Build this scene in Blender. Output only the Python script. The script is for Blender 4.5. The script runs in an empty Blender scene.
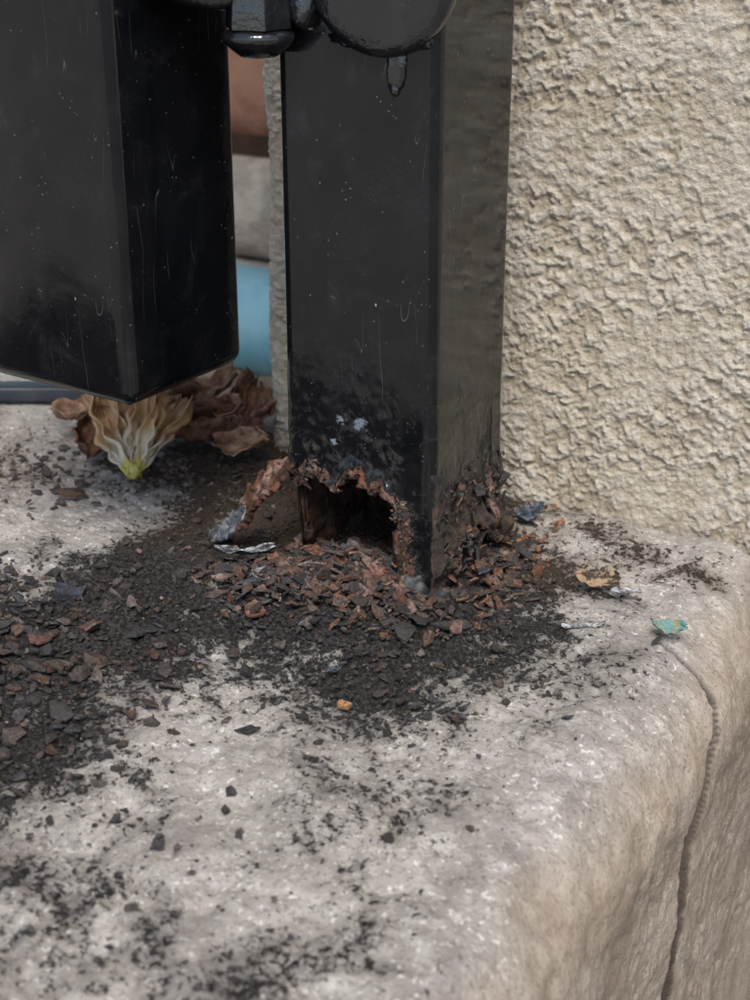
import bpy, math, random, bmesh
import numpy as np
from mathutils import Vector, Matrix
random.seed(7); rng=np.random.default_rng(11)
S=bpy.context.scene
S.view_settings.view_transform='Standard'; S.view_settings.look='None'; S.view_settings.exposure=0

# ---------------------------------------------------------------- noise
def _tab(seed):
    r=np.random.default_rng(seed); p=r.permutation(256); p=np.concatenate([p,p,p])
    a=r.random(256)*2*np.pi
    return p,np.cos(a),np.sin(a)
_T={}
def pn(x,y,seed=0):
    if seed not in _T:_T[seed]=_tab(seed)
    p,gx,gy=_T[seed]
    x=np.asarray(x,float);y=np.asarray(y,float)
    xi=np.floor(x).astype(int);yi=np.floor(y).astype(int)
    xf=x-xi;yf=y-yi;xi&=255;yi&=255
    u=xf**3*(xf*(xf*6-15)+10);v=yf**3*(yf*(yf*6-15)+10)
    def g(i,j,dx,dy):
        h=p[p[(xi+i)&255]+((yi+j)&255)]&255
        return gx[h]*dx+gy[h]*dy
    a=g(0,0,xf,yf);b=g(1,0,xf-1,yf);c=g(0,1,xf,yf-1);d=g(1,1,xf-1,yf-1)
    return ((a*(1-u)+b*u)*(1-v)+(c*(1-u)+d*u)*v)*1.5
def fbm(x,y,o=4,seed=0,g=.5):
    s=0;a=1
    for i in range(o):
        c_,s_=math.cos(i*1.1+seed),math.sin(i*1.1+seed)
        s=s+a*pn((x*c_-y*s_)*2**i+17.3*i,(x*s_+y*c_)*2**i+5.1*i,seed+i);a*=g
    return s
def sstep(a,b,x):
    t=np.clip((x-a)/(b-a),0,1);return t*t*(3-2*t)

# ---------------------------------------------------------------- mesh helpers
def link(o,parent=None):
    S.collection.objects.link(o)
    if parent: o.parent=parent
    return o
def empty(name,loc=(0,0,0)):
    e=bpy.data.objects.new(name,None);e.empty_display_size=.02;return link(e)
def mesh_obj(name,verts,faces,mat=None,parent=None,smooth=True,attrs=None,fattrs=None):
    me=bpy.data.meshes.new(name);me.from_pydata(verts,[],faces);me.update()
    if smooth: me.polygons.foreach_set('use_smooth',[True]*len(me.polygons))
    for k,a in (fattrs or {}).items():
        at=me.attributes.new(k,'FLOAT_COLOR','FACE')
        at.data.foreach_set('color',np.asarray(a,np.float32).ravel())
    o=bpy.data.objects.new(name,me)
    if mat: me.materials.append(mat)
    return link(o,parent)
def grid(name,P,mat,parent=None,attrs=None,flip=False,closed=False):
    ny,nx,_=P.shape
    idx=np.arange(ny*nx).reshape(ny,nx)
    if closed: idx=np.concatenate([idx,idx[:,:1]],1)
    a=idx[:-1,:-1].ravel();b=idx[:-1,1:].ravel();c=idx[1:,1:].ravel();d=idx[1:,:-1].ravel()
    F=np.stack([a,b,c,d] if not flip else [d,c,b,a],1)
    V=P.reshape(-1,3)
    me=bpy.data.meshes.new(name)
    me.vertices.add(len(V));me.vertices.foreach_set('co',V.astype(np.float32).ravel())
    me.loops.add(F.size);me.loops.foreach_set('vertex_index',F.astype(np.int32).ravel())
    me.polygons.add(len(F));me.polygons.foreach_set('loop_start',np.arange(0,F.size,4,dtype=np.int32))
    me.update(calc_edges=True);me.validate()
    me.polygons.foreach_set('use_smooth',[True]*len(me.polygons))
    for k,v in (attrs or {}).items():
        at=me.attributes.new(k,'FLOAT','POINT');at.data.foreach_set('value',np.ascontiguousarray(np.asarray(v,np.float32)).ravel())
    me.materials.append(mat)
    return link(bpy.data.objects.new(name,me),parent)
def spacing(segs):
    out=[segs[0][0]]
    for a,b,s in segs:
        n=max(1,int(round((b-a)/s)));out+=list(np.linspace(a,b,n+1)[1:])
    return np.array(out)

# ---------------------------------------------------------------- node helper
class NT:
    def __init__(s,name):
        s.m=bpy.data.materials.new(name);s.m.use_nodes=True;s.t=s.m.node_tree;s.n=s.t.nodes
        s.b=s.n['Principled BSDF'];s.co=s.n.new('ShaderNodeTexCoord').outputs['Object']
    def L(s,a,b): s.t.links.new(a,b)
    def put(s,sock,v):
        if isinstance(v,bpy.types.NodeSocket): s.L(v,sock)
        else: sock.default_value=v
    def noise(s,scale,detail=4,rough=.5,dist=0,vec=None,out='Fac'):
        n=s.n.new('ShaderNodeTexNoise');n.inputs['Scale'].default_value=scale;n.inputs['Detail'].default_value=detail
        n.inputs['Roughness'].default_value=rough;n.inputs['Distortion'].default_value=dist
        s.L(vec or s.co,n.inputs['Vector']);return n.outputs[out]
    def vor(s,scale,feat='F1',vec=None,out='Distance',rand=1):
        n=s.n.new('ShaderNodeTexVoronoi');n.feature=feat;n.inputs['Scale'].default_value=scale;n.inputs['Randomness'].default_value=rand
        s.L(vec or s.co,n.inputs['Vector']);return n.outputs[out]
    def math(s,op,a,b=0,c=None):
        n=s.n.new('ShaderNodeMath');n.operation=op;s.put(n.inputs[0],a);s.put(n.inputs[1],b)
        return n.outputs[0]
    def mr(s,v,a,b,c=0.,d=1.,smooth=True):
        n=s.n.new('ShaderNodeMapRange');n.interpolation_type='SMOOTHSTEP' if smooth else 'LINEAR'
        s.put(n.inputs[0],v);n.inputs[1].default_value=a;n.inputs[2].default_value=b;n.inputs[3].default_value=c;n.inputs[4].default_value=d
        return n.outputs[0]
    def mix(s,f,a,b,mode='MIX'):
        n=s.n.new('ShaderNodeMix');n.data_type='RGBA';n.blend_type=mode
        s.put(n.inputs[0],f)
        for i,v in ((6,a),(7,b)):
            if isinstance(v,tuple): n.inputs[i].default_value=(*v,1) if len(v)==3 else v
            else: s.L(v,n.inputs[i])
        return n.outputs[2]
    def attr(s,name,out='Fac'):
        n=s.n.new('ShaderNodeAttribute');n.attribute_name=name;return n.outputs[out]
    def mapv(s,scale=(1,1,1),rot=(0,0,0),loc=(0,0,0)):
        n=s.n.new('ShaderNodeMapping');n.inputs['Scale'].default_value=scale;n.inputs['Rotation'].default_value=rot
        n.inputs['Location'].default_value=loc;s.L(s.co,n.inputs[0]);return n.outputs[0]
    def bump(s,h,dist,strength=1,normal=None):
        n=s.n.new('ShaderNodeBump');n.inputs['Distance'].default_value=dist;n.inputs['Strength'].default_value=strength
        s.L(h,n.inputs['Height'])
        if normal is not None:s.L(normal,n.inputs['Normal'])
        return n.outputs[0]
    def dist(s,p):
        n=s.n.new('ShaderNodeVectorMath');n.operation='DISTANCE';s.L(s.co,n.inputs[0]);n.inputs[1].default_value=p
        return n.outputs['Value']
    def xyz(s):
        n=s.n.new('ShaderNodeSeparateXYZ');s.L(s.co,n.inputs[0]);return n.outputs
    def fin(s,col=None,rough=None,normal=None,spec=None):
        if col is not None:
            if isinstance(col,tuple):col=(*col,1)
            s.put(s.b.inputs['Base Color'],col)
        if rough is not None:s.put(s.b.inputs['Roughness'],rough)
        if normal is not None:s.L(normal,s.b.inputs['Normal'])
        if spec is not None:s.put(s.b.inputs['Specular IOR Level'],spec)
        return s.m

# ---------------------------------------------------------------- materials
def m_slab():
    t=NT('ledge_stone');d=t.attr('dirt');side=t.attr('side')
    n1=t.noise(18,4,.6);n2=t.noise(120,5,.65);n3=t.noise(900,3,.6);n4=t.noise(45,6,.7,1.0)
    base=t.mix(t.mr(n1,.35,.65),(.43,.39,.34),(.34,.31,.272))
    base=t.mix(t.mr(n2,.44,.66),base,(.51,.475,.425))
    base=t.mix(t.mr(n3,.54,.66,0,.65),base,(.17,.155,.14))
    base=t.mix(t.mr(t.noise(620,2,.5),.61,.68,0,.75),base,(.80,.76,.70))
    base=t.mix(t.mr(t.noise(26,6,.74,.6),.45,.64,0,.68),base,(.195,.175,.158))
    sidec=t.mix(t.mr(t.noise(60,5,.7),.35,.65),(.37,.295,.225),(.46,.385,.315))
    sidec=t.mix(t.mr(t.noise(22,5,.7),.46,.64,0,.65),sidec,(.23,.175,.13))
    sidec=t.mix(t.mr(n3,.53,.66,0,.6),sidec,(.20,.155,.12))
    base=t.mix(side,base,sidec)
    film=t.math('ADD',d,t.math('MULTIPLY',t.math('SUBTRACT',n4,.5),1.5))
    brown=t.attr('brown')
    filmc=t.mix(brown,(.085,.076,.069),(.17,.125,.085))
    base=t.mix(t.mr(film,.34,.88,0,.86),base,filmc)
    gn=t.noise(420,6,.8)
    gr=t.math('ADD',d,t.math('MULTIPLY',t.math('SUBTRACT',gn,.5),2.4))
    gr=t.math('ADD',gr,t.math('MULTIPLY',t.math('SUBTRACT',n4,.5),1.5))
    gm=t.mr(gr,.66,.88)
    dirtc=t.mix(t.mr(t.noise(800,4,.7),.42,.60),(.020,.018,.016),(.095,.083,.073))
    dirtc=t.mix(t.math('MULTIPLY',brown,.7),dirtc,(.12,.082,.053))
    base=t.mix(gm,base,dirtc)
    seam=t.attr('joint');base=t.mix(seam,base,(.050,.036,.027))
    h=t.math('ADD',t.math('MULTIPLY',n2,.6),t.math('MULTIPLY',n3,.4))
    nb=t.bump(h,.0016,.85)
    nb=t.bump(t.math('MULTIPLY',gn,gm),.0024,1,nb)
    return t.fin(base,.85,nb,.35)
def m_stucco():
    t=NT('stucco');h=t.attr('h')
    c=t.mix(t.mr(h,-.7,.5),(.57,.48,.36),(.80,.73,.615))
    c=t.mix(t.mr(t.noise(14,4,.6),.35,.7,0,.45),c,(.73,.635,.49))
    f=t.noise(600,5,.75)
    c=t.mix(t.mr(f,.52,.68,0,.35),c,(.48,.385,.28))
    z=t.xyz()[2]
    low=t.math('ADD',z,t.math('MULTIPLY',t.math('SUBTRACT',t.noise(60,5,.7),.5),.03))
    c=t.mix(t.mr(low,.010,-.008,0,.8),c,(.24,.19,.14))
    return t.fin(c,.9,t.bump(t.math('ADD',f,t.noise(280,4,.7)),.0015,1),.2)
def m_paint(kind):
    t=NT('black_paint_'+kind)
    n=t.noise(30,5,.6)
    c=t.mix(t.mr(n,.3,.7),(.003,.004,.005),(.008,.008,.010))
    film=t.noise(48,6,.78,.8)
    c=t.mix(t.mr(film,.51,.78,0,.28),c,(.060,.062,.068))
    v=t.vor(430);vm=t.math('MULTIPLY',t.mr(v,.14,.04),t.mr(t.noise(80,3,.6),.51,.61))
    c=t.mix(t.math('MULTIPLY',vm,.55),c,(.36,.355,.35))
    v2=t.vor(1100);c=t.mix(t.math('MULTIPLY',t.mr(v2,.14,.05),t.mr(t.noise(60,3,.6),.50,.62,0,.35)),c,(.30,.295,.29))
    vv=t.vor(60,vec=t.mapv((1,1,.6),(0.9,.5,0)));c=t.mix(t.math('MULTIPLY',t.mr(vv,.032,.018),t.mr(t.noise(35,2),.44,.52)),c,(.50,.50,.52))
    sm=None
    for k,(ro,lo) in enumerate((((1.25,.2,.4),.60),((-.9,.95,1.2),.60))):
        sc=t.noise(20,1,.4,0,t.mapv((8,8,1.4),ro,(k*3.1,k,0)))
        m1=t.math('MULTIPLY',t.mr(t.math('ABSOLUTE',t.math('SUBTRACT',sc,.5)),.0035,.0008),t.mr(t.noise(27,2,.5,0,t.mapv((1,1,1),(0,0,0),(k*7.,0,0))),lo,lo+.06))
        sm=m1 if sm is None else t.math('MAXIMUM',sm,m1)
    c=t.mix(t.math('MULTIPLY',sm,.40),c,(.30,.30,.31))
    rough=t.math('ADD',t.mr(film,.40,.78,.07,.32),t.math('MULTIPLY',vm,.4))
    h=t.math('ADD',t.noise(20,2,.5),t.math('MULTIPLY',t.noise(300,3,.6),.04))
    nb=t.bump(h,.0022,.5)
    if kind=='rusty':
        r=t.attr('rust')
        e=t.math('ADD',r,t.math('MULTIPLY',t.math('SUBTRACT',t.noise(160,6,.75,.6),.5),1.25))
        rm=t.mr(e,.52,.58)
        rc=t.mix(t.mr(t.noise(260,5,.7),.38,.6),(.062,.033,.022),(.22,.092,.052))
        rc=t.mix(t.mr(t.noise(130,4,.6),.52,.64),rc,(.36,.22,.175))
        rc=t.mix(t.mr(t.noise(500,4,.7),.50,.62),rc,(.03,.024,.02))
        rc=t.mix(t.math('MULTIPLY',t.attr('soot'),.72),rc,t.mix(t.mr(t.noise(380,5,.7),.4,.6),(.018,.017,.014),(.070,.055,.036)))
        z=t.xyz()[2]
        lowd=t.math('MULTIPLY',t.mr(z,.085,.035),t.mr(t.noise(210,6,.8,.6),.52,.66))
        c=t.mix(t.math('MULTIPLY',lowd,.5),c,(.085,.078,.070))
        c=t.mix(t.mr(e,.38,.52,0,.5),c,(.045,.038,.030))
        c=t.mix(rm,c,rc)
        rough=t.math('ADD',t.math('MULTIPLY',rough,t.math('SUBTRACT',1,rm)),t.math('MULTIPLY',rm,.7))
        rough=t.math('ADD',rough,t.math('MULTIPLY',lowd,.25))
        nb=t.bump(t.math('MULTIPLY',t.noise(450,6,.75),t.mr(e,.42,.6,0,1)),.0018,1,nb)
        for p,s in (((-.0235,0,.0535),.0022),((-.0300,0,.0535),.0014),((-.0325,0,.046),.0009)):  # bluish spots: paint chips with their glint painted into the colour
            dd=t.math('ADD',t.dist(p),t.math('MULTIPLY',t.math('SUBTRACT',t.noise(420,4,.7),.5),.010))
            c=t.mix(t.mr(dd,s,s*.3,0,.6),c,(.30,.35,.41))
    return t.fin(c,rough,nb,.6)
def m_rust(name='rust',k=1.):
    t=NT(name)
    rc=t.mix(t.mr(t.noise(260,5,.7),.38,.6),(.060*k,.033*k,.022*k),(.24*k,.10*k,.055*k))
    rc=t.mix(t.mr(t.noise(120,4,.6),.48,.60),rc,(.38*k,.24*k,.19*k))
    rc=t.mix(t.mr(t.noise(600,4,.7),.52,.64),rc,(.03,.024,.02))
    return t.fin(rc,.85,t.bump(t.noise(500,6,.75),.0016,1),.3)
def m_flake():
    t=NT('rust_flake');c=t.attr('col','Color')
    n=t.noise(900,4,.7)
    c2=t.mix(t.mr(n,.38,.62,0,.75),c,(.025,.021,.019))
    return t.fin(c2,t.mr(n,.3,.7,.32,.8),t.bump(n,.0008,.9),.6)
def m_simple(name,a,b,scale=80,rough=.6,bump=.0004,spec=.4,lo=.4,hi=.6,metal=0):
    t=NT(name);n=t.noise(scale,5,.65);t.b.inputs['Metallic'].default_value=metal
    return t.fin(t.mix(t.mr(n,lo,hi),a,b),rough,t.bump(t.noise(scale*4,4,.6),bump,.8),spec)
M_slab=m_slab();M_st=m_stucco();M_p=m_paint('gloss');M_pr=m_paint('rusty');M_r=m_rust();M_ri=m_rust('rust_inside_shade',.30);M_fl=m_flake()  # inside rust: same rust with the shade of the hollow put into its colour

# ---------------------------------------------------------------- ledge
poly=np.array([(-.30,-.085),(-.1196,-.0503),(-.119,-.006),(-.150,.045),(-.130,.09),(-.08,.10),(.0,.095),(.0142,.0594),(.0359,.0224),(.0380,-.0172),
 (.0248,-.0496),(.024,-.0747),(.004,-.072),(-.02,-.062),(-.05,-.0902),(-.0284,-.1258),(-.0447,-.1393),(-.12,-.165),(-.30,-.19)])
def sdf(x,y):
    x=np.asarray(x);y=np.asarray(y);d=np.full(x.shape,1e9);ins=np.zeros(x.shape,bool)
    n=len(poly)
    for i in range(n):
        a=poly[i];b=poly[(i+1)%n];e=b-a
        t=np.clip(((x-a[0])*e[0]+(y-a[1])*e[1])/(e@e),0,1)
        d=np.minimum(d,np.hypot(x-a[0]-t*e[0],y-a[1]-t*e[1]))
        c=((a[1]>y)!=(b[1]>y))&(x<(b[0]-a[0])*(y-a[1])/(b[1]-a[1]+1e-12)+a[0]);ins^=c
    return np.where(ins,d,-d)
def G(x,y,cx,cy,s,sy=None):
    sy=sy or s;return np.exp(-((x-cx)/s)**2-((y-cy)/sy)**2)
def dirtmask(x,y):
    s=sdf(x,y)+.011*fbm(x*38,y*38,4,31)
    d=.5+.5*np.clip(s/.028,-1,1)
    d=d*(.72+.26*fbm(x*22+3,y*22,3,41))
    d=np.maximum(d,1.0*G(x,y,-.012,-.008,.052,.048))
    d=np.maximum(d,.34*G(x,y,.035,-.10,.022,.030));d=np.maximum(d,.40*G(x,y,.045,-.16,.016,.034))
    d=np.maximum(d,.34*G(x,y,-.02,-.165,.06,.03));d=np.maximum(d,.36*G(x,y,.055,.06,.035,.014))
    d=np.maximum(d,.32*G(x,y,.02,-.21,.06,.03));d=np.maximum(d,.30*G(x,y,-.19,.02,.05,.04))
    d=d-.28*G(x,y,-.125,.010,.022,.03)
    return d+.28
def moundz(x,y):
    return (.0045*G(x,y,-.022,.000,.028,.026)+.0022*G(x,y,-.03,-.02,.045,.03)+.003*G(x,y,.0,.07,.05,.012)
            +.0018*G(x,y,-.09,-.08,.05,.03))
xs=spacing([(-3,-.4,.1),(-.4,-.24,.006),(-.24,.062,.0011)])
prof=[(x,0,0,1) for x in xs]
R=.028
for a in np.linspace(0,math.pi/2,40)[1:]:
    prof.append((.062+R*math.sin(a),-R+R*math.cos(a),math.sin(a),math.cos(a)))
for z in list(np.arange(-R-.0011,-.15,-.0011))+[-.2,-.25,-.31]:
    prof.append((.090,z,1,0))
prof=np.array(prof)
qq=np.concatenate([[0],np.cumsum(np.hypot(np.diff(prof[:,0]),np.diff(prof[:,1])))])+prof[0,0]
ys=spacing([(-2.5,-.36,.08),(-.36,-.22,.004),(-.22,-.06,.0012),(-.06,.03,.0004),(.03,.13,.0012),(.13,.3,.006),(.3,1.2,.1)])
PX=np.tile(prof[:,0],(len(ys),1));PZ=np.tile(prof[:,1],(len(ys),1))
NX=np.tile(prof[:,2],(len(ys),1));NZ=np.tile(prof[:,3],(len(ys),1));PY=np.repeat(ys[:,None],len(prof),1)
q=np.tile(qq,(len(ys),1))
dirt=dirtmask(PX,PY)*(1-sstep(.3,.95,NX))+0.06*sstep(.3,.95,NX)
disp=.0012*fbm(q*14,PY*14,3,3)+.0009*fbm(q*70,PY*70,4,7)+.0018*NX*fbm(q*11,PY*11,3,9)+.0002*NX*fbm(q*130,PY*130,3,12)
pit=np.clip(fbm(q*110,PY*110,3,55)-.35,0,1);disp-=.0030*pit*(1-.6*NX)
pit2=np.clip(fbm(q*260,PY*260,2,57)-.42,0,1);disp-=.0035*pit2*(1-.6*NX)
gran=sstep(.55,.95,dirt);disp+=gran*.0011*fbm(q*440,PY*440,2,61)
ysm=np.interp(qq,[.062,.068,.075,.083,.091,.098,.106,.116,.13],[.020,.0115,.0100,.0085,.004,-.008,-.018,-.026,-.030])
ysm=np.tile(ysm,(len(ys),1))+.0018*pn(q*38+.3,q*0+.4,77)+.0007*pn(q*110,q*0+.4,78)
act=sstep(.062,.072,q)
sd_=sstep(.6,1,NX)
gw=(.0010+.0002*sd_)*(1+.45*pn(q*50,q*0+3.3,5))
gro=np.exp(-((PY-ysm)/gw)**2)*act
disp-=(.0034-.0020*sd_)*gro
# the far stone stands very slightly proud, so the thin dark joint shows
disp+=.0013*sstep(.0000,.0016,PY-ysm)*act*sd_*(1-sstep(.004,.030,PY-ysm))
gcol=np.exp(-((PY-ysm-.0006*sd_)/(gw*1.05))**2)*act
mz=moundz(PX,PY)*NZ
P=np.stack([PX+NX*disp,PY,PZ+NZ*disp+mz],-1)
side=sstep(.25,.95,NX+.25*fbm(q*30,PY*30,3,19))
brown=sstep(-.012,.030,PY-.25*(PX+.05)+.012*fbm(PX*30,PY*30,3,88))
ledge=grid('stone_ledge',P,M_slab,attrs={'dirt':dirt,'side':side,'joint':np.clip(gcol*1.2,0,.9),'brown':brown})

# ---------------------------------------------------------------- stucco wall
WX=-.112
M=[]
for y in [3,2,1,.6]: M.append((WX,y,-1,0))
for y in np.arange(.35,.095,-.0012): M.append((WX,y,-1,0))
for a in np.linspace(0,math.pi/2,14): M.append((WX+.012-.012*math.cos(a),.095-.012*math.sin(a),-math.cos(a),-math.sin(a)))
for x in spacing([(WX+.0128,-.02,.0012),(-.02,.16,.00055),(.16,.24,.005),(.24,3,.15)]): M.append((x,.083,0,-1))
M=np.array(M)
zs=spacing([(-.32,-.15,.03),(-.15,-.015,.004),(-.015,.20,.00055),(.20,.28,.005),(.28,2.4,.15)])
l=np.concatenate([[0],np.cumsum(np.hypot(np.diff(M[:,0]),np.diff(M[:,1])))])
LL,ZZ=np.meshgrid(l,zs)
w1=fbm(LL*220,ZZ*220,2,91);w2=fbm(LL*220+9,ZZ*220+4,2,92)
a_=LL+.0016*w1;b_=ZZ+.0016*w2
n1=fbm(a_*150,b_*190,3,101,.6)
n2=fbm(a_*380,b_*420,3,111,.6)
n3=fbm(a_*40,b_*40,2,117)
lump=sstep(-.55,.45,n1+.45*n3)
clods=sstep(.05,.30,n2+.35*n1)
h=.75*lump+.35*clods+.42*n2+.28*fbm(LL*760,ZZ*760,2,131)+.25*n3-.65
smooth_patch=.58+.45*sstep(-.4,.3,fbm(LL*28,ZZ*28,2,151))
dd=h*.00112*smooth_patch+.0014*fbm(LL*12,ZZ*12,2,141)
dd=dd*np.where((ZZ>-.05)&(ZZ<.3),1,0.3)
MX=np.tile(M[:,0],(len(zs),1));MY=np.tile(M[:,1],(len(zs),1))
P=np.stack([MX+M[:,2]*dd,MY+M[:,3]*dd,ZZ],-1)
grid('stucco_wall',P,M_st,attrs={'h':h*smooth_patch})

# ---------------------------------------------------------------- brick wall in the background
bw=empty('brick_wall')
M_mort=m_simple('mortar',(.22,.15,.11),(.17,.11,.08),60,.95,.001)
bms=[m_simple('brick_a',(.36,.17,.105),(.25,.11,.07),35,.9,.001),m_simple('brick_b',(.38,.20,.13),(.28,.13,.085),35,.9,.001),
     m_simple('stone_course',(.54,.47,.38),(.36,.31,.25),45,.9,.002)]
def bevbox(name,c,s,mat,parent,bev=.004,seg=3):
    bm=bmesh.new();bmesh.ops.create_cube(bm,size=1)
    for v in bm.verts: v.co=Vector((v.co.x*s[0]+c[0],v.co.y*s[1]+c[1],v.co.z*s[2]+c[2]))
    if bev: bmesh.ops.bevel(bm,geom=bm.edges[:],offset=bev,segments=seg,profile=.5,affect='EDGES')
    me=bpy.data.meshes.new(name);bm.to_mesh(me);bm.free()
    me.polygons.foreach_set('use_smooth',[True]*len(me.polygons));me.materials.append(mat)
    return link(bpy.data.objects.new(name,me),parent)
bevbox('mortar_bed',(-.815,.40,1.0),(1.392,.14,2.2),M_mort,bw,0)
k=0
for r in range(16):
    off=(r%2)*.105-.02*random.random()
    x=-1.55+off
    while x<-.12:
        w=min(.198,-.118-x)
        if w>.03:
            m=bms[2] if r==0 else random.choice(bms[:2])
            k+=1
            bevbox('brick_%d'%k,(x+w/2,.375-random.random()*.003,.028+r*.066),(w,.12,.054),m,bw,.012,4)
        x+=.21

# ---------------------------------------------------------------- rusted post (hollow square tube)
post=empty('rusted_fence_post')
A=.05;rc=.0035
def perim():
    pts=[]
    def arc(cx,cy,a0):
        for i in range(1,7):
            a=a0+i*(math.pi/2)/7
            pts.append((cx+rc*math.cos(a),cy+rc*math.sin(a),math.cos(a),math.sin(a)))
    for x in np.linspace(-A+rc,-rc,130): pts.append((x,0,0,-1))
    arc(-rc,rc,-math.pi/2)
    for y in np.linspace(rc,A-rc,120): pts.append((0,y,1,0))
    arc(-rc,A-rc,0)
    for x in np.linspace(-rc,-A+rc,60): pts.append((x,A,0,1))
    arc(-A+rc,A-rc,math.pi/2)
    for y in np.linspace(A-rc,rc,60): pts.append((-A,y,-1,0))
    arc(-A+rc,rc,math.pi)
    return np.array(pts)
PM=perim();s=np.concatenate([[0],np.cumsum(np.hypot(np.diff(PM[:,0]),np.diff(PM[:,1])))])
rag=np.zeros(len(PM))
fx=[-.05,-.0475,-.046,-.041,-.036,-.032,-.026,-.020,-.016,-.0130,-.0112,-.0105,-.0098,-.0090,-.0080,-.006,-.004,0]
fz=[.033,.0335,.031,.0350,.0335,.0310,.0370,.0330,.0350,.032,.027,.022,.012,.006,.001,-.003,-.005,-.005]
rx=[0,.004,.008,.011,.015,.019,.023,.026,.029,.032,.0335,.0365,.0395,.041,.043,.046,.05]
rz=[-.005,-.002,.007,.015,.011,.017,.012,.018,.013,.020,.028,.032,.026,.010,.005,.001,0]
for i,(x,y,nx,ny) in enumerate(PM):
    if ny<-.7: rag[i]=np.interp(x,fx,fz)
    elif nx>.7: rag[i]=np.interp(y,rx,rz)
    elif ny>.7: rag[i]=.000
    else: rag[i]=.002+.004*math.sin(y*200) if y>.008 else .03
rag=rag+.0020*pn(s*260,s*0+.5,201)+.0018*pn(s*700,s*0+.5,202)
t=np.concatenate([np.linspace(0,.05,55),[.06,.08,.11,.16,.25,.4,.6,.8,.9]])
T=t[:,None]
ZP=rag[None,:]+(.9-rag[None,:])*np.clip(T/.9,0,1)
dist=ZP-rag[None,:]
s2=np.broadcast_to(s,ZP.shape)
cor=np.exp(-np.clip(dist,0,1)/.010)
bul=cor*(.0018*fbm(s2*90,ZP*90,3,211)+.0009*fbm(s2*400,ZP*400,2,212))+.00006*fbm(s2*30,ZP*20,2,213)
bul+=.0016*np.exp(-np.clip(dist,0,1)/.0035)*np.clip(.4+1.2*pn(s2*170,ZP*0+.3,216),0,1)   # torn lip curling outwards
isR=np.broadcast_to((PM[:,2]>.7),ZP.shape)
bul+=np.where(isR,np.exp(-np.clip(ZP-.010,0,1)/.012)*(.0034*(1+1.3*pn(s2*120,ZP*90,215))+.0018*fbm(s2*330,ZP*330,2,218)),0)
P=np.stack([PM[:,0]+PM[:,2]*bul,PM[:,1]+PM[:,3]*bul,ZP],-1)
rust=.78*np.exp(-np.clip(dist,0,1)/.0050)
rust=np.maximum(rust,np.where(isR,.85*sstep(.042,.018,ZP+.014*fbm(s2*60,ZP*60,3,222)),0))
strip=np.broadcast_to((PM[:,3]<-.3)&(PM[:,0]>-.016),ZP.shape)&(ZP<.034)
rust=np.where(strip,np.maximum(rust,.20+.55*np.clip((-.002-PM[:,0])/.008,0,1)*sstep(.038,.024,ZP)),rust)
soot=np.where(isR,1.,0.)*np.ones_like(ZP)
tube=grid('tube',P,M_pr,post,attrs={'rust':rust,'soot':soot},closed=True)
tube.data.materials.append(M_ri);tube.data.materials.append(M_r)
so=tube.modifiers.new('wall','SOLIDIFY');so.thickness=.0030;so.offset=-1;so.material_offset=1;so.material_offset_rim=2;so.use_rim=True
PAL=[(.045,.038,.034),(.06,.045,.035),(.105,.068,.050),(.15,.080,.052),(.22,.115,.080),(.32,.21,.17),(.035,.033,.034),(.14,.110,.092),(.060,.058,.058)]
OR=[(.28,.12,.055),(.23,.10,.05)]
def flake(c,r,th,R,col,vlist,flist,clist,n=None,asp=None):
    n=n or random.randint(5,8);asp=asp or random.uniform(.40,1)
    b=len(vlist);ph=random.random()*6.28
    ring=[]
    for i in range(n):
        a=ph+6.283*i/n+random.uniform(-.3,.3);rr=r*random.uniform(.5,1.25)
        ring.append((rr*math.cos(a),rr*asp*math.sin(a),random.uniform(-.14,.14)*r))
    cu=random.uniform(-.25,.25)*r
    for zoff in (th/2,-th/2):
        for p in ring:
            vlist.append(tuple(R@Vector((p[0],p[1],p[2]+zoff))+c))
    vlist.append(tuple(R@Vector((0,0,th/2+cu))+c));vlist.append(tuple(R@Vector((0,0,-th/2+cu*.6))+c))
    for i in range(n):
        j=(i+1)%n
        flist+= [(b+i,b+j,b+2*n),(b+n+j,b+n+i,b+2*n+1),(b+i,b+n+i,b+n+j,b+j)]
        v=random.uniform(.85,1.15)
        for _ in range(3): clist.append((col[0]*v,col[1]*v,col[2]*v,1))
def rotm(tilt):
    return Matrix.Rotation(random.random()*6.283,3,'Z')@Matrix.Rotation(random.gauss(0,tilt),3,'X')@Matrix.Rotation(random.gauss(0,tilt),3,'Y')
fv=[];ff=[];fc=[]
for i in range(0,len(PM)):
    x,y,nx,ny=PM[i]
    if (ny<-.5 or (nx>.5 and y>.006)):
        for _ in range(4):
            z=rag[i]+random.uniform(-.0012,.0028);inn=random.uniform(-.0034,.0003)
            c=Vector((x+nx*inn,y+ny*inn,z))
            Rm=Matrix.Rotation(math.atan2(ny,nx),3,'Z')@Matrix.Rotation(math.pi/2+random.gauss(0,.28),3,'Y')@Matrix.Rotation(random.gauss(0,.3),3,'X')@Matrix.Rotation(random.random()*6,3,'Z')
            flake(c,.0005*math.exp(random.gauss(.22,.62)),.0004,Rm,random.choice([PAL[2],PAL[3],PAL[4],PAL[5],PAL[7],PAL[1],PAL[0],PAL[2],OR[1]] if ny<-.5 else [PAL[0],PAL[1],PAL[2],PAL[8],PAL[6]]),fv,ff,fc)
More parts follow.
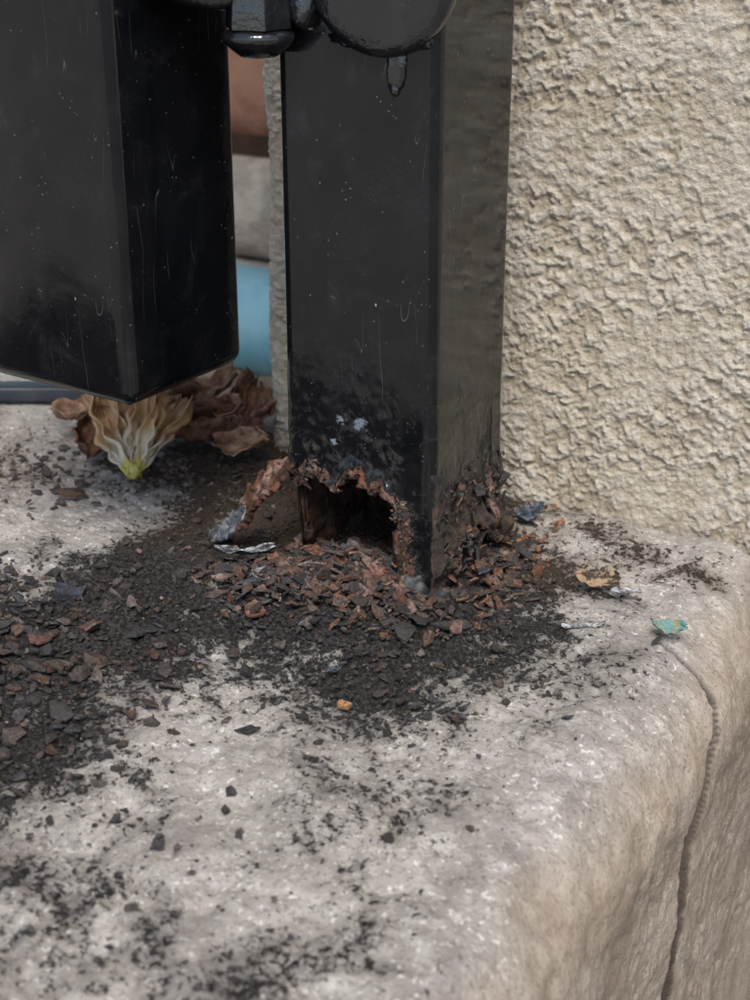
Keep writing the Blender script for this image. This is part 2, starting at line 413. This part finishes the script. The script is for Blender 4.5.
for _ in range(240):
    z=random.uniform(.004,.032);x=-.0100-.0015*random.random()+.0012*math.sin(z*400)+ (0 if z>.012 else (.012-z)*.35)
    c=Vector((x+random.uniform(-.001,.0035),random.uniform(-.0006,.0022),z))
    flake(c,.0005*math.exp(random.gauss(.3,.5)),.0004,Matrix.Rotation(random.gauss(0,.4),3,'Z')@Matrix.Rotation(math.pi/2+random.gauss(0,.3),3,'X')@Matrix.Rotation(random.random()*6,3,'Z'),random.choice([PAL[3],PAL[4],PAL[5],PAL[7],PAL[0],PAL[2],OR[1]]),fv,ff,fc)
for _ in range(340):
    y=random.uniform(.004,.048);z=random.uniform(.006,.038);
    if random.random()<(z-.014)/.03: continue
    c=Vector((.0022*math.exp(-max(z-.01,0)/.012)+.0012,y,z))
    flake(c,.0006*math.exp(random.gauss(.38,.55)),.0005,Matrix.Rotation(math.pi/2+random.gauss(0,.4),3,'Y')@Matrix.Rotation(random.gauss(0,.35),3,'X')@Matrix.Rotation(random.random()*6,3,'Z'),random.choice([PAL[0],PAL[6],PAL[8],PAL[1],PAL[2],PAL[3]]),fv,ff,fc)
mesh_obj('scale_on_rim',fv,ff,M_fl,post,False,fattrs={'col':fc})
def ribbon(name,path,widths,th,mat,parent,nseg=40,jit=.0006,normal=None,seed=1):
    path=[Vector(p) for p in path];n=len(path)
    def cr(t):
        f=t*(n-1);i=min(int(f),n-2);u=f-i
        p0=path[max(i-1,0)];p1=path[i];p2=path[i+1];p3=path[min(i+2,n-1)]
        return .5*((2*p1)+(-p0+p2)*u+(2*p0-5*p1+4*p2-p3)*u*u+(-p0+3*p1-3*p2+p3)*u**3)
    rows=[]
    for i in range(nseg+1):
        t_=i/nseg;p=cr(t_);tg=(cr(min(t_+.01,1))-cr(max(t_-.01,0))).normalized()
        nn=Vector(normal);sd=tg.cross(nn).normalized();nn=sd.cross(tg).normalized()
        w=np.interp(t_,np.linspace(0,1,len(widths)),widths)
        row=[]
        for k_ in range(9):
            f=(k_/8-.5)
            e=float(pn(t_*14+k_*.01,seed+(0 if f<0 else 5.5),300+seed))*jit*abs(f)*2
            cup=(f*f)*w*.5
            q_=p+sd*(f*w+math.copysign(1,f)*e*1.6)+nn*(cup+float(pn(t_*9,f*4+seed,310))*jit)
            row.append(tuple(q_))
        rows.append(row)
    o=grid(name,np.array(rows),mat,parent)
    m=o.modifiers.new('s','SOLIDIFY');m.thickness=th;m.offset=0
    return o
M_grey=m_simple('weathered_grey_paint',(.08,.083,.09),(.36,.36,.37),200,.22,.0008,.9,.46,.66)
M_silver=m_simple('bare_metal',(.50,.50,.50),(.16,.16,.165),240,.32,.0008,.5,.42,.62,metal=.85)
ribbon('peeled_shard_rusty',[(-.0475,.001,.036),(-.054,-.0005,.030),(-.061,.0005,.022),(-.068,.003,.012)],[.006,.0090,.0100,.0090],.0022,M_r,post,40,.0016,(-.5,-.7,.5),seed=2)
ribbon('peeled_shard_painted',[(-.0645,.0003,.0170),(-.070,.0015,.0110),(-.0765,.004,.0055),(-.085,.008,.0005)],[.003,.0070,.0070,.0025],.0014,M_grey,post,30,.0007,(-.45,-.75,.55),seed=3)
def blob(name,c,r,mat,parent,amp=.15,sc=(1,1,1),sub=3,seed=0):
    bm=bmesh.new();bmesh.ops.create_icosphere(bm,subdivisions=sub,radius=1)
    for v in bm.verts:
        n=v.co.copy();f=1+amp*float(fbm(n.x*1.6+seed,n.y*1.6+n.z*2.1,3,400+seed))
        v.co=Vector((n.x*r*sc[0]*f,n.y*r*sc[1]*f,n.z*r*sc[2]*f))+Vector(c)
    me=bpy.data.meshes.new(name);bm.to_mesh(me);bm.free();me.polygons.foreach_set('use_smooth',[True]*len(me.polygons));me.materials.append(mat)
    return link(bpy.data.objects.new(name,me),parent)
M_soot=m_simple('soot_metal',(.035,.037,.034),(.11,.115,.105),300,.4,.0008,.5)
blob('foot_bead',(-.0055,-.0018,.0030),.0050,M_soot,post,.3,(1,.7,1.15),3,1)
def lathe(name,prof,c,Rm,mat,parent,n=48,amp=0):
    rows=[]
    for r,z in prof:
        rows.append([tuple(Rm@Vector((r*math.cos(a),r*math.sin(a),z))+Vector(c)) for a in np.linspace(0,2*math.pi,n,endpoint=False)])
    return grid(name,np.array(rows),mat,parent,closed=True)
M_g=m_simple('glossy_black_enamel',(.007,.008,.010),(.014,.015,.017),60,.08,.0006,1.0)
Rf=Matrix.Rotation(math.pi/2,3,'X')
lathe('weld_plate',[(.0212,-.001),(.0218,.0015),(.0212,.0034),(.0190,.0046),(.0150,.0050),(.010,.0056),(.005,.0059),(.0001,.0060)],(-.0160,0,.179),Rf,M_g,post,64)
blob('paint_drip',(-.0125,-.0002,.1545),.0022,M_g,post,.25,(1.4,.6,2.6),3,4)
blob('paint_drip_tip',(-.0128,-.0003,.1492),.0014,M_g,post,.1,(1,.7,1.3),3,5)
blob('weld_bead_a',(-.0255,.0000,.1615),.0030,M_g,post,.4,(2.2,.5,.8),3,16)
blob('weld_bead_b',(-.0060,.0000,.1620),.0026,M_g,post,.4,(1.5,.5,.9),3,17)

# ---------------------------------------------------------------- gate stile (hanging box section)
gate=empty('gate_stile')
bx=-.0784;by=-.0369
gate.location=(bx,by,0);gate.rotation_euler=(0,0,math.radians(-5))
bevbox('box_section',(-.030,.0265,.060+.42),(.060,.053,.84),M_p,gate,.0042,5)
bevbox('end_cap',(-.030,.0265,.0605),(.054,.047,.0020),M_p,gate,.0008,2)
latch=empty('gate_latch')
def tubecurve(name,pts_,r,mat,parent):
    cu=bpy.data.curves.new(name,'CURVE');cu.dimensions='3D';sp=cu.splines.new('BEZIER');sp.bezier_points.add(len(pts_)-1)
    for b,p in zip(sp.bezier_points,pts_): b.co=p;b.handle_left_type=b.handle_right_type='AUTO'
    cu.bevel_depth=r;cu.bevel_resolution=6;cu.resolution_u=16;cu.use_fill_caps=True
    cu.materials.append(mat);return link(bpy.data.objects.new(name,cu),parent)
Rh=Matrix.Rotation(.25,3,'Z')
lathe('bolt_head',[(.0001,-.0040),(.005,-.0036),(.0080,-.0012),(.0094,.0003),(.0100,.0014),(.0094,.0028),(.0078,.0034)],(-.050,-.008,.1600),Matrix.Identity(3),M_g,latch,24)
hx=lathe('hex_sleeve',[(.0076,.0),(.0092,.0008),(.0090,.004),(.0080,.013),(.0078,.016)],(-.050,-.008,.1630),Rh,M_g,latch,6)
hx.data.polygons.foreach_set('use_smooth',[False]*len(hx.data.polygons))
lathe('washer',[(.0070,.0),(.0112,.0004),(.0118,.0014),(.0112,.0024),(.0070,.0028)],(-.050,-.008,.1775),Matrix.Identity(3),M_g,latch,32)
tubecurve('latch_arm',[(-.100,-.040,.208),(-.084,-.034,.192),(-.073,-.024,.1790),(-.062,-.015,.1725),(-.050,-.008,.174)],.0042,M_g,latch)
tubecurve('latch_bar',[(-.075,-.016,.182),(-.053,-.009,.184),(-.030,-.0035,.186),(-.012,-.003,.190)],.0055,M_g,latch)
blob('weld_lump',(-.040,-.002,.169),.0046,M_g,latch,.35,(1,.9,1.2),3,8)

# ---------------------------------------------------------------- rust flakes & debris
fv=[];ff=[];fc=[]
def surf(x,y): return float(moundz(x,y))
NC=190000
cx=rng.uniform(-.24,.075,NC);cy=rng.uniform(-.21,.082,NC)
dm=dirtmask(cx,cy)-.28
cl=.5+.9*fbm(cx*45,cy*45,3,501)
acc=rng.random(NC)<np.clip(dm,0,1)**1.7*.26*np.clip(cl,.12,2)
acc|=rng.random(NC)<.0018
for x,y in zip(cx[acc],cy[acc]):
    r=min(.00036*math.exp(random.gauss(.22,.62)),.0030)
    ci=random.random()
    if ci<.70: col=random.choice([PAL[0],PAL[6],PAL[8],PAL[1]])
    elif ci<.92: col=random.choice([PAL[2],PAL[7],PAL[1]])
    else: col=random.choice(PAL[3:6])
    flake(Vector((x,y,surf(x,y)+r*.25+.0004)),r,max(.00025,r*.28),rotm(.30),col,fv,ff,fc)
def patch(cx_,cy_,sx,sy,n,r0,r1,hz,tilt=.45,pal=None):
    for _ in range(n):
        x=random.gauss(cx_,sx);y=random.gauss(cy_,sy)
        e=math.exp(-((x-cx_)/sx)**2/2-((y-cy_)/sy)**2/2)
        r=r0+(r1-r0)*random.random()**2.2
        z=surf(x,y)+hz*e*random.random()+r*.3
        if -.052<x<.002 and -.002<y<.002 and (x<-.047 or x>-.012): continue
        if y>.004 and x<-.002 and z>.010: continue
        flake(Vector((x,y,z)),r,.0004+.1*r,rotm(tilt),random.choice(pal or PAL),fv,ff,fc)
PD=[PAL[0],PAL[1],PAL[6],PAL[8],PAL[2],PAL[7]]
PR=PD+[PAL[0],PAL[3],PAL[3],PAL[4],PAL[5],PAL[2],OR[1]]
patch(-.030,-.002,.012,.009,520,.0005,.0046,.006,.6,PR)
patch(-.020,-.012,.016,.008,520,.0005,.0042,.004,.5,PR)
patch(-.050,-.014,.012,.010,260,.0005,.0036,.003,.4,PR)
patch(.010,.022,.006,.012,260,.0005,.0036,.005,.5,PR)
patch(-.10,-.055,.030,.014,260,.0006,.0030,.002,.35,PD)
patch(-.085,-.090,.030,.020,320,.0006,.0040,.002,.3,PD+[PAL[3]])
patch(-.06,-.125,.030,.014,150,.0006,.0028,.001,.3,PD)
patch(-.150,.020,.02,.02,50,.001,.003,.001,.3,[PAL[1],PAL[2],PAL[7]])
patch(.012,-.040,.02,.02,300,.0004,.0018,.001,.3,PD)
def one(x,y,r,col,z=None,th=.0006,asp=None,tilt=.3,n=8):
    flake(Vector((x,y,(z if z is not None else surf(x,y))+r*.25+.0006)),r,th,rotm(tilt),col,fv,ff,fc,n,asp)
one(.0074,-.0658,.0036,(.48,.24,.10),asp=.7,tilt=.15)
one(-.097,-.0497,.0052,(.055,.065,.085),th=.003,asp=.8)
one(-.105,-.080,.0055,(.19,.12,.09));one(-.125,-.095,.0065,(.24,.16,.12));one(-.118,-.110,.0060,(.19,.13,.10))
one(-.085,-.078,.0045,(.22,.10,.075));one(-.145,.012,.006,(.15,.09,.05),asp=.5)
one(.0050,.006,.0040,(.30,.12,.085),z=.005,tilt=.5,asp=.6);one(.010,.016,.0046,(.07,.078,.095),z=.005,tilt=.5,asp=.6)
one(-.014,-.006,.0048,(.34,.16,.13),z=.007,tilt=.6);one(-.036,-.010,.0056,(.36,.27,.22),z=.006,tilt=.8)
one(-.024,-.002,.0058,(.20,.14,.12),z=.007,tilt=.6,asp=.5);one(-.028,.002,.005,(.34,.19,.14),z=.008,tilt=.7)
one(-.044,-.012,.0040,(.30,.16,.12),z=.004,tilt=.7);one(-.022,-.012,.0044,(.44,.15,.10),z=.004,tilt=.7)
one(-.050,-.020,.0042,(.08,.085,.095),z=.003,tilt=.4)
for _ in range(26): one(random.gauss(.010,.007),random.gauss(.048,.012),random.uniform(.0008,.0024),random.choice([(.36,.13,.05),(.26,.10,.05),(.44,.20,.09)]),tilt=.5)
mesh_obj('rust_flake_debris',fv,ff,M_fl,None,False,fattrs={'col':fc})

def curled(name,x,y,z,L_,W_,rot,mat,curl=.3,tilt=0.,roll=0.,parent=None,jit=.1,seed=0,th=.0004,cup=.3,pointy=.6,skew=0.):
    nu,nv=26,13;rows=[]
    for i in range(nu):
        t_=i/(nu-1);tt=t_**(1+skew);w=W_*(math.sin(math.pi*min(max(tt*.94+.03,0),1))**pointy)
        row=[]
        for j in range(nv):
            f=j/(nv-1)*2-1
            ed=1+jit*2.2*float(pn(t_*5+seed,f*.7+seed*.37,601))
            px=(t_-.5)*L_+jit*L_*.35*float(pn(f*3+seed*2.1,t_*2,603))*t_;py=f*w*.5*ed
            pz=curl*L_*.5*(t_-.5)**2*2+cup*W_*f*f*.5+jit*L_*.35*float(pn(t_*3+seed,f*2+seed,602))+jit*W_*.35*float(pn(t_*6+seed,f*5+seed,604))
            row.append((px,py,pz))
        rows.append(row)
    R_=Matrix.Rotation(rot,3,'Z')@Matrix.Rotation(-tilt,3,'Y')@Matrix.Rotation(roll,3,'X')
    Pn=np.array([[tuple(R_@Vector(p)+Vector((x,y,z))) for p in row] for row in rows])
    uu=np.repeat(np.linspace(0,1,nu)[:,None],nv,1);vv=np.repeat(np.linspace(-1,1,nv)[None],nu,0)
    o=grid(name,Pn,mat,parent,attrs={'t':uu,'w':vv})
    m=o.modifiers.new('s','SOLIDIFY');m.thickness=th;m.offset=0
    return o
M_teal=m_simple('teal_paint',(.15,.31,.30),(.32,.31,.17),420,.4,.0006,.5,.45,.6)
M_tan=m_simple('tan_scrap',(.38,.25,.15),(.06,.04,.028),260,.6,.0008,.4,.44,.54)
M_wh=m_simple('pale_paint',(.60,.61,.60),(.12,.12,.12),260,.3,.0006,.6)
M_bl=m_simple('blue_film',(.07,.09,.125),(.03,.033,.040),300,.2,.0006,.7)
curled('teal_paint_chip',.0692,.0143,.0026,.0095,.0050,.2,M_teal,.5,seed=3,roll=.3,jit=.3)
curled('wood_scrap',.0400,.0335,.0032,.0130,.0064,.35,M_tan,.4,seed=5,jit=.3,roll=.4)
curled('wood_scrap',.0500,.0310,.0022,.0090,.0028,.5,M_wh,.2,seed=6,jit=.3)
curled('pale_paint_chip',.0445,.0050,.0014,.0085,.0020,.5,M_wh,.2,seed=7,jit=.3)
curled('pale_paint_chip',.0500,.0090,.0014,.0050,.0016,1.2,M_wh,.2,seed=8,jit=.3)
curled('silver_metal_shard',-.0640,-.0040,.0045,.0190,.0026,.75,M_silver,.5,tilt=-.1,roll=.5,seed=9,jit=.3,cup=.8)
curled('grey_paint_shard',-.0475,-.0150,.0050,.0105,.0055,.55,M_grey,.3,seed=10,roll=.4,jit=.2)
curled('pale_paint_chip',-.0035,-.052,.0025,.0035,.0024,.5,M_bl,.3,seed=11)
curled('blue_film_scrap',.0045,.064,.0060,.0100,.0050,.9,M_bl,.5,tilt=.2,roll=.6,seed=12,jit=.35)

# ---------------------------------------------------------------- dried flower & leaves
def m_petal():
    t=NT('dried_petal');n=t.attr('t');w=t.attr('w')
    st=t.n.new('ShaderNodeMath');st.operation='SINE';t.L(t.math('ADD',t.math('MULTIPLY',w,11),t.math('MULTIPLY',t.noise(90,3,.6),9)),st.inputs[0])
    c=t.mix(t.mr(t.noise(110,4,.6),.35,.65),(.74,.50,.28),(.52,.30,.14))
    c=t.mix(t.mr(st.outputs[0],.3,1,0,.28),c,(.38,.19,.08))
    c=t.mix(t.mr(n,.78,1,0,.8),c,(.32,.16,.075))
    c=t.mix(t.math('MULTIPLY',t.mr(n,.10,.2),t.mr(n,.60,.32)),c,(.82,.70,.52))
    c=t.mix(t.mr(n,.18,.10),c,(.74,.66,.16))
    t.b.inputs['Subsurface Weight'].default_value=.15;t.b.inputs['Subsurface Radius'].default_value=(.003,.002,.001)
    return t.fin(c,.45,t.bump(st.outputs[0],.0003,.7),.45)
M_pet=m_petal()
fl=empty('dried_flower')
base=Vector((-.1361,.0350,.0018));toc=Vector((-.477,.879,0))
right=Vector((.879,.477,0))
for i in range(11):
    a=((i%6)-2.5)/2.5*.58+random.uniform(-.08,.08)
    lift=.58+.22*math.cos(i*2.1)+(.25 if i>6 else 0)
    dirv=(toc*.62+right*math.sin(a)*1.0+Vector((0,0,lift))).normalized()
    L_=random.uniform(.028,.038)
    mid=base+dirv*L_*.5
    rot=math.atan2(dirv.y,dirv.x);tl=math.asin(dirv.z)
    curled('petal_%d'%(i+1),mid.x,mid.y,mid.z,L_,random.uniform(.009,.014),rot,M_pet,random.uniform(-.5,.1),tl,roll=random.uniform(-.9,.9),parent=fl,jit=.26,seed=20+i,cup=random.uniform(.3,1.1),pointy=.8,skew=.3)
blob('flower_base',base+Vector((.0,.0,.002)),.0026,m_simple('yellow_base',(.78,.70,.16),(.66,.58,.18),200,.5,.0004),fl,.2,(1,1,1.2),3,3)
M_leaf=m_simple('dry_leaf',(.22,.10,.055),(.09,.045,.028),180,.5,.0012,.4)
M_leaf2=m_simple('dry_leaf_pale',(.42,.26,.17),(.18,.09,.055),180,.5,.0012,.4)
lv=empty('dried_leaves')
leafs=[(-.118,.090,.008,.030,.014,.3,.4,.3,M_leaf2),(-.128,.088,.010,.028,.013,1.0,.5,-.5,M_leaf),(-.137,.080,.007,.032,.012,.6,.1,.6,M_leaf2),
(-.117,.084,.010,.022,.012,1.9,.6,.2,M_leaf),(-.110,.068,.005,.020,.010,.2,.2,.7,M_leaf2),(-.150,.085,.009,.030,.012,-.3,.5,.5,M_leaf),
(-.145,.070,.005,.024,.009,.9,.1,-.4,M_leaf),(-.165,.045,.004,.020,.012,2.2,.5,.4,M_leaf),(-.125,.075,.003,.020,.010,.4,0,.2,M_leaf),(-.175,.060,.008,.024,.012,.5,.3,.2,M_leaf2),
(-.132,.068,.004,.026,.011,.15,.15,-.5,M_leaf),(-.142,.090,.012,.028,.012,.9,.3,.4,M_leaf2)]
for i,(x,y,z,L_,W_,rot,tl,ro,m) in enumerate(leafs):
    curled('leaf_%d'%(i+1),x,y,z+.002,L_,W_,rot,m,.55,tl,ro,lv,.30,40+i,cup=.9,pointy=.55)

# ---------------------------------------------------------------- turquoise pipe leaving the wall, steel bar
pipe=empty('turquoise_pipe')
M_tq=m_simple('turquoise_plastic',(.30,.66,.74),(.42,.76,.82),40,.30,.0003,.6)
M_clay=m_simple('mortar_bed_tan',(.46,.34,.23),(.34,.25,.17),80,.9,.0012)
Ry=Matrix.Rotation(-math.pi/2,3,'Y')
lathe('barrel',[(.0001,-.02),(.0225,-.02),(.0228,.02),(.0226,.2),(.0228,.5),(.0215,.503),(.018,.503),(.018,.45),(.0001,.45)],(-.113,.152,.0255),Ry,M_tq,pipe,64)
lathe('coupling',[(.0227,.100),(.0250,.101),(.0254,.104),(.0254,.150),(.0250,.153),(.0227,.154)],(-.113,.152,.0255),Ry,M_tq,pipe,64)
for i in range(7):
    blob('mortar_pad_%d'%(i+1),(-.120-i*.022,.140,.002),.013,M_clay,pipe,.35,(1.3,1.1,.65),3,60+i)
M_bar=m_simple('dark_steel',(.035,.042,.055),(.055,.062,.075),60,.4,.0004)
bar=bevbox('steel_flat_bar',(0,0,0),(.42,.010,.006),M_bar,None,.001,2)
ang=math.atan2(.045,.083)
bar.location=(-.187-.21*math.cos(ang),.103-.21*math.sin(ang),.0045);bar.rotation_euler=(0,0,ang)

# ---------------------------------------------------------------- surroundings
Mg=m_simple('pavement_concrete',(.20,.195,.19),(.15,.148,.145),6,.9,.002)
gx=spacing([(-60,-4,8),(-4,4,.25),(4,60,8)])
X,Y=np.meshgrid(gx,gx)
grid('pavement',np.stack([X,Y,-.30+.004*fbm(X*2,Y*2,3,700)*(np.abs(X)<4)*(np.abs(Y)<4)],-1),Mg)

# ---------------------------------------------------------------- camera, light
cam=bpy.data.cameras.new('camera');co=link(bpy.data.objects.new('camera',cam))
co.location=(.1763,-.3595,.207);co.rotation_euler=(math.radians(90-23.4),0,math.radians(28.5))
cam.sensor_fit='VERTICAL';cam.sensor_height=36;cam.sensor_width=27;cam.lens=54;cam.clip_start=.01;cam.clip_end=300
cam.dof.use_dof=True;cam.dof.focus_distance=.440;cam.dof.aperture_fstop=20
S.camera=co
W=bpy.data.worlds.new('World');S.world=W;W.use_nodes=True
n=W.node_tree.nodes;sky=n.new('ShaderNodeTexSky');sky.sky_type='NISHITA';sky.sun_disc=False
az=math.radians(-62);el=math.radians(54)
sd=Vector((math.cos(el)*math.cos(az),math.cos(el)*math.sin(az),math.sin(el)))
sky.sun_elevation=el;sky.sun_rotation=math.atan2(sd.x,sd.y)
W.node_tree.links.new(sky.outputs[0],n['Background'].inputs[0]);n['Background'].inputs[1].default_value=.15
sl=bpy.data.lights.new('sun','SUN');sl.energy=3.2;sl.angle=math.radians(28);sl.color=(1,.955,.895)
so_=link(bpy.data.objects.new('sun',sl));so_.rotation_euler=(-sd).to_track_quat('-Z','Y').to_euler()
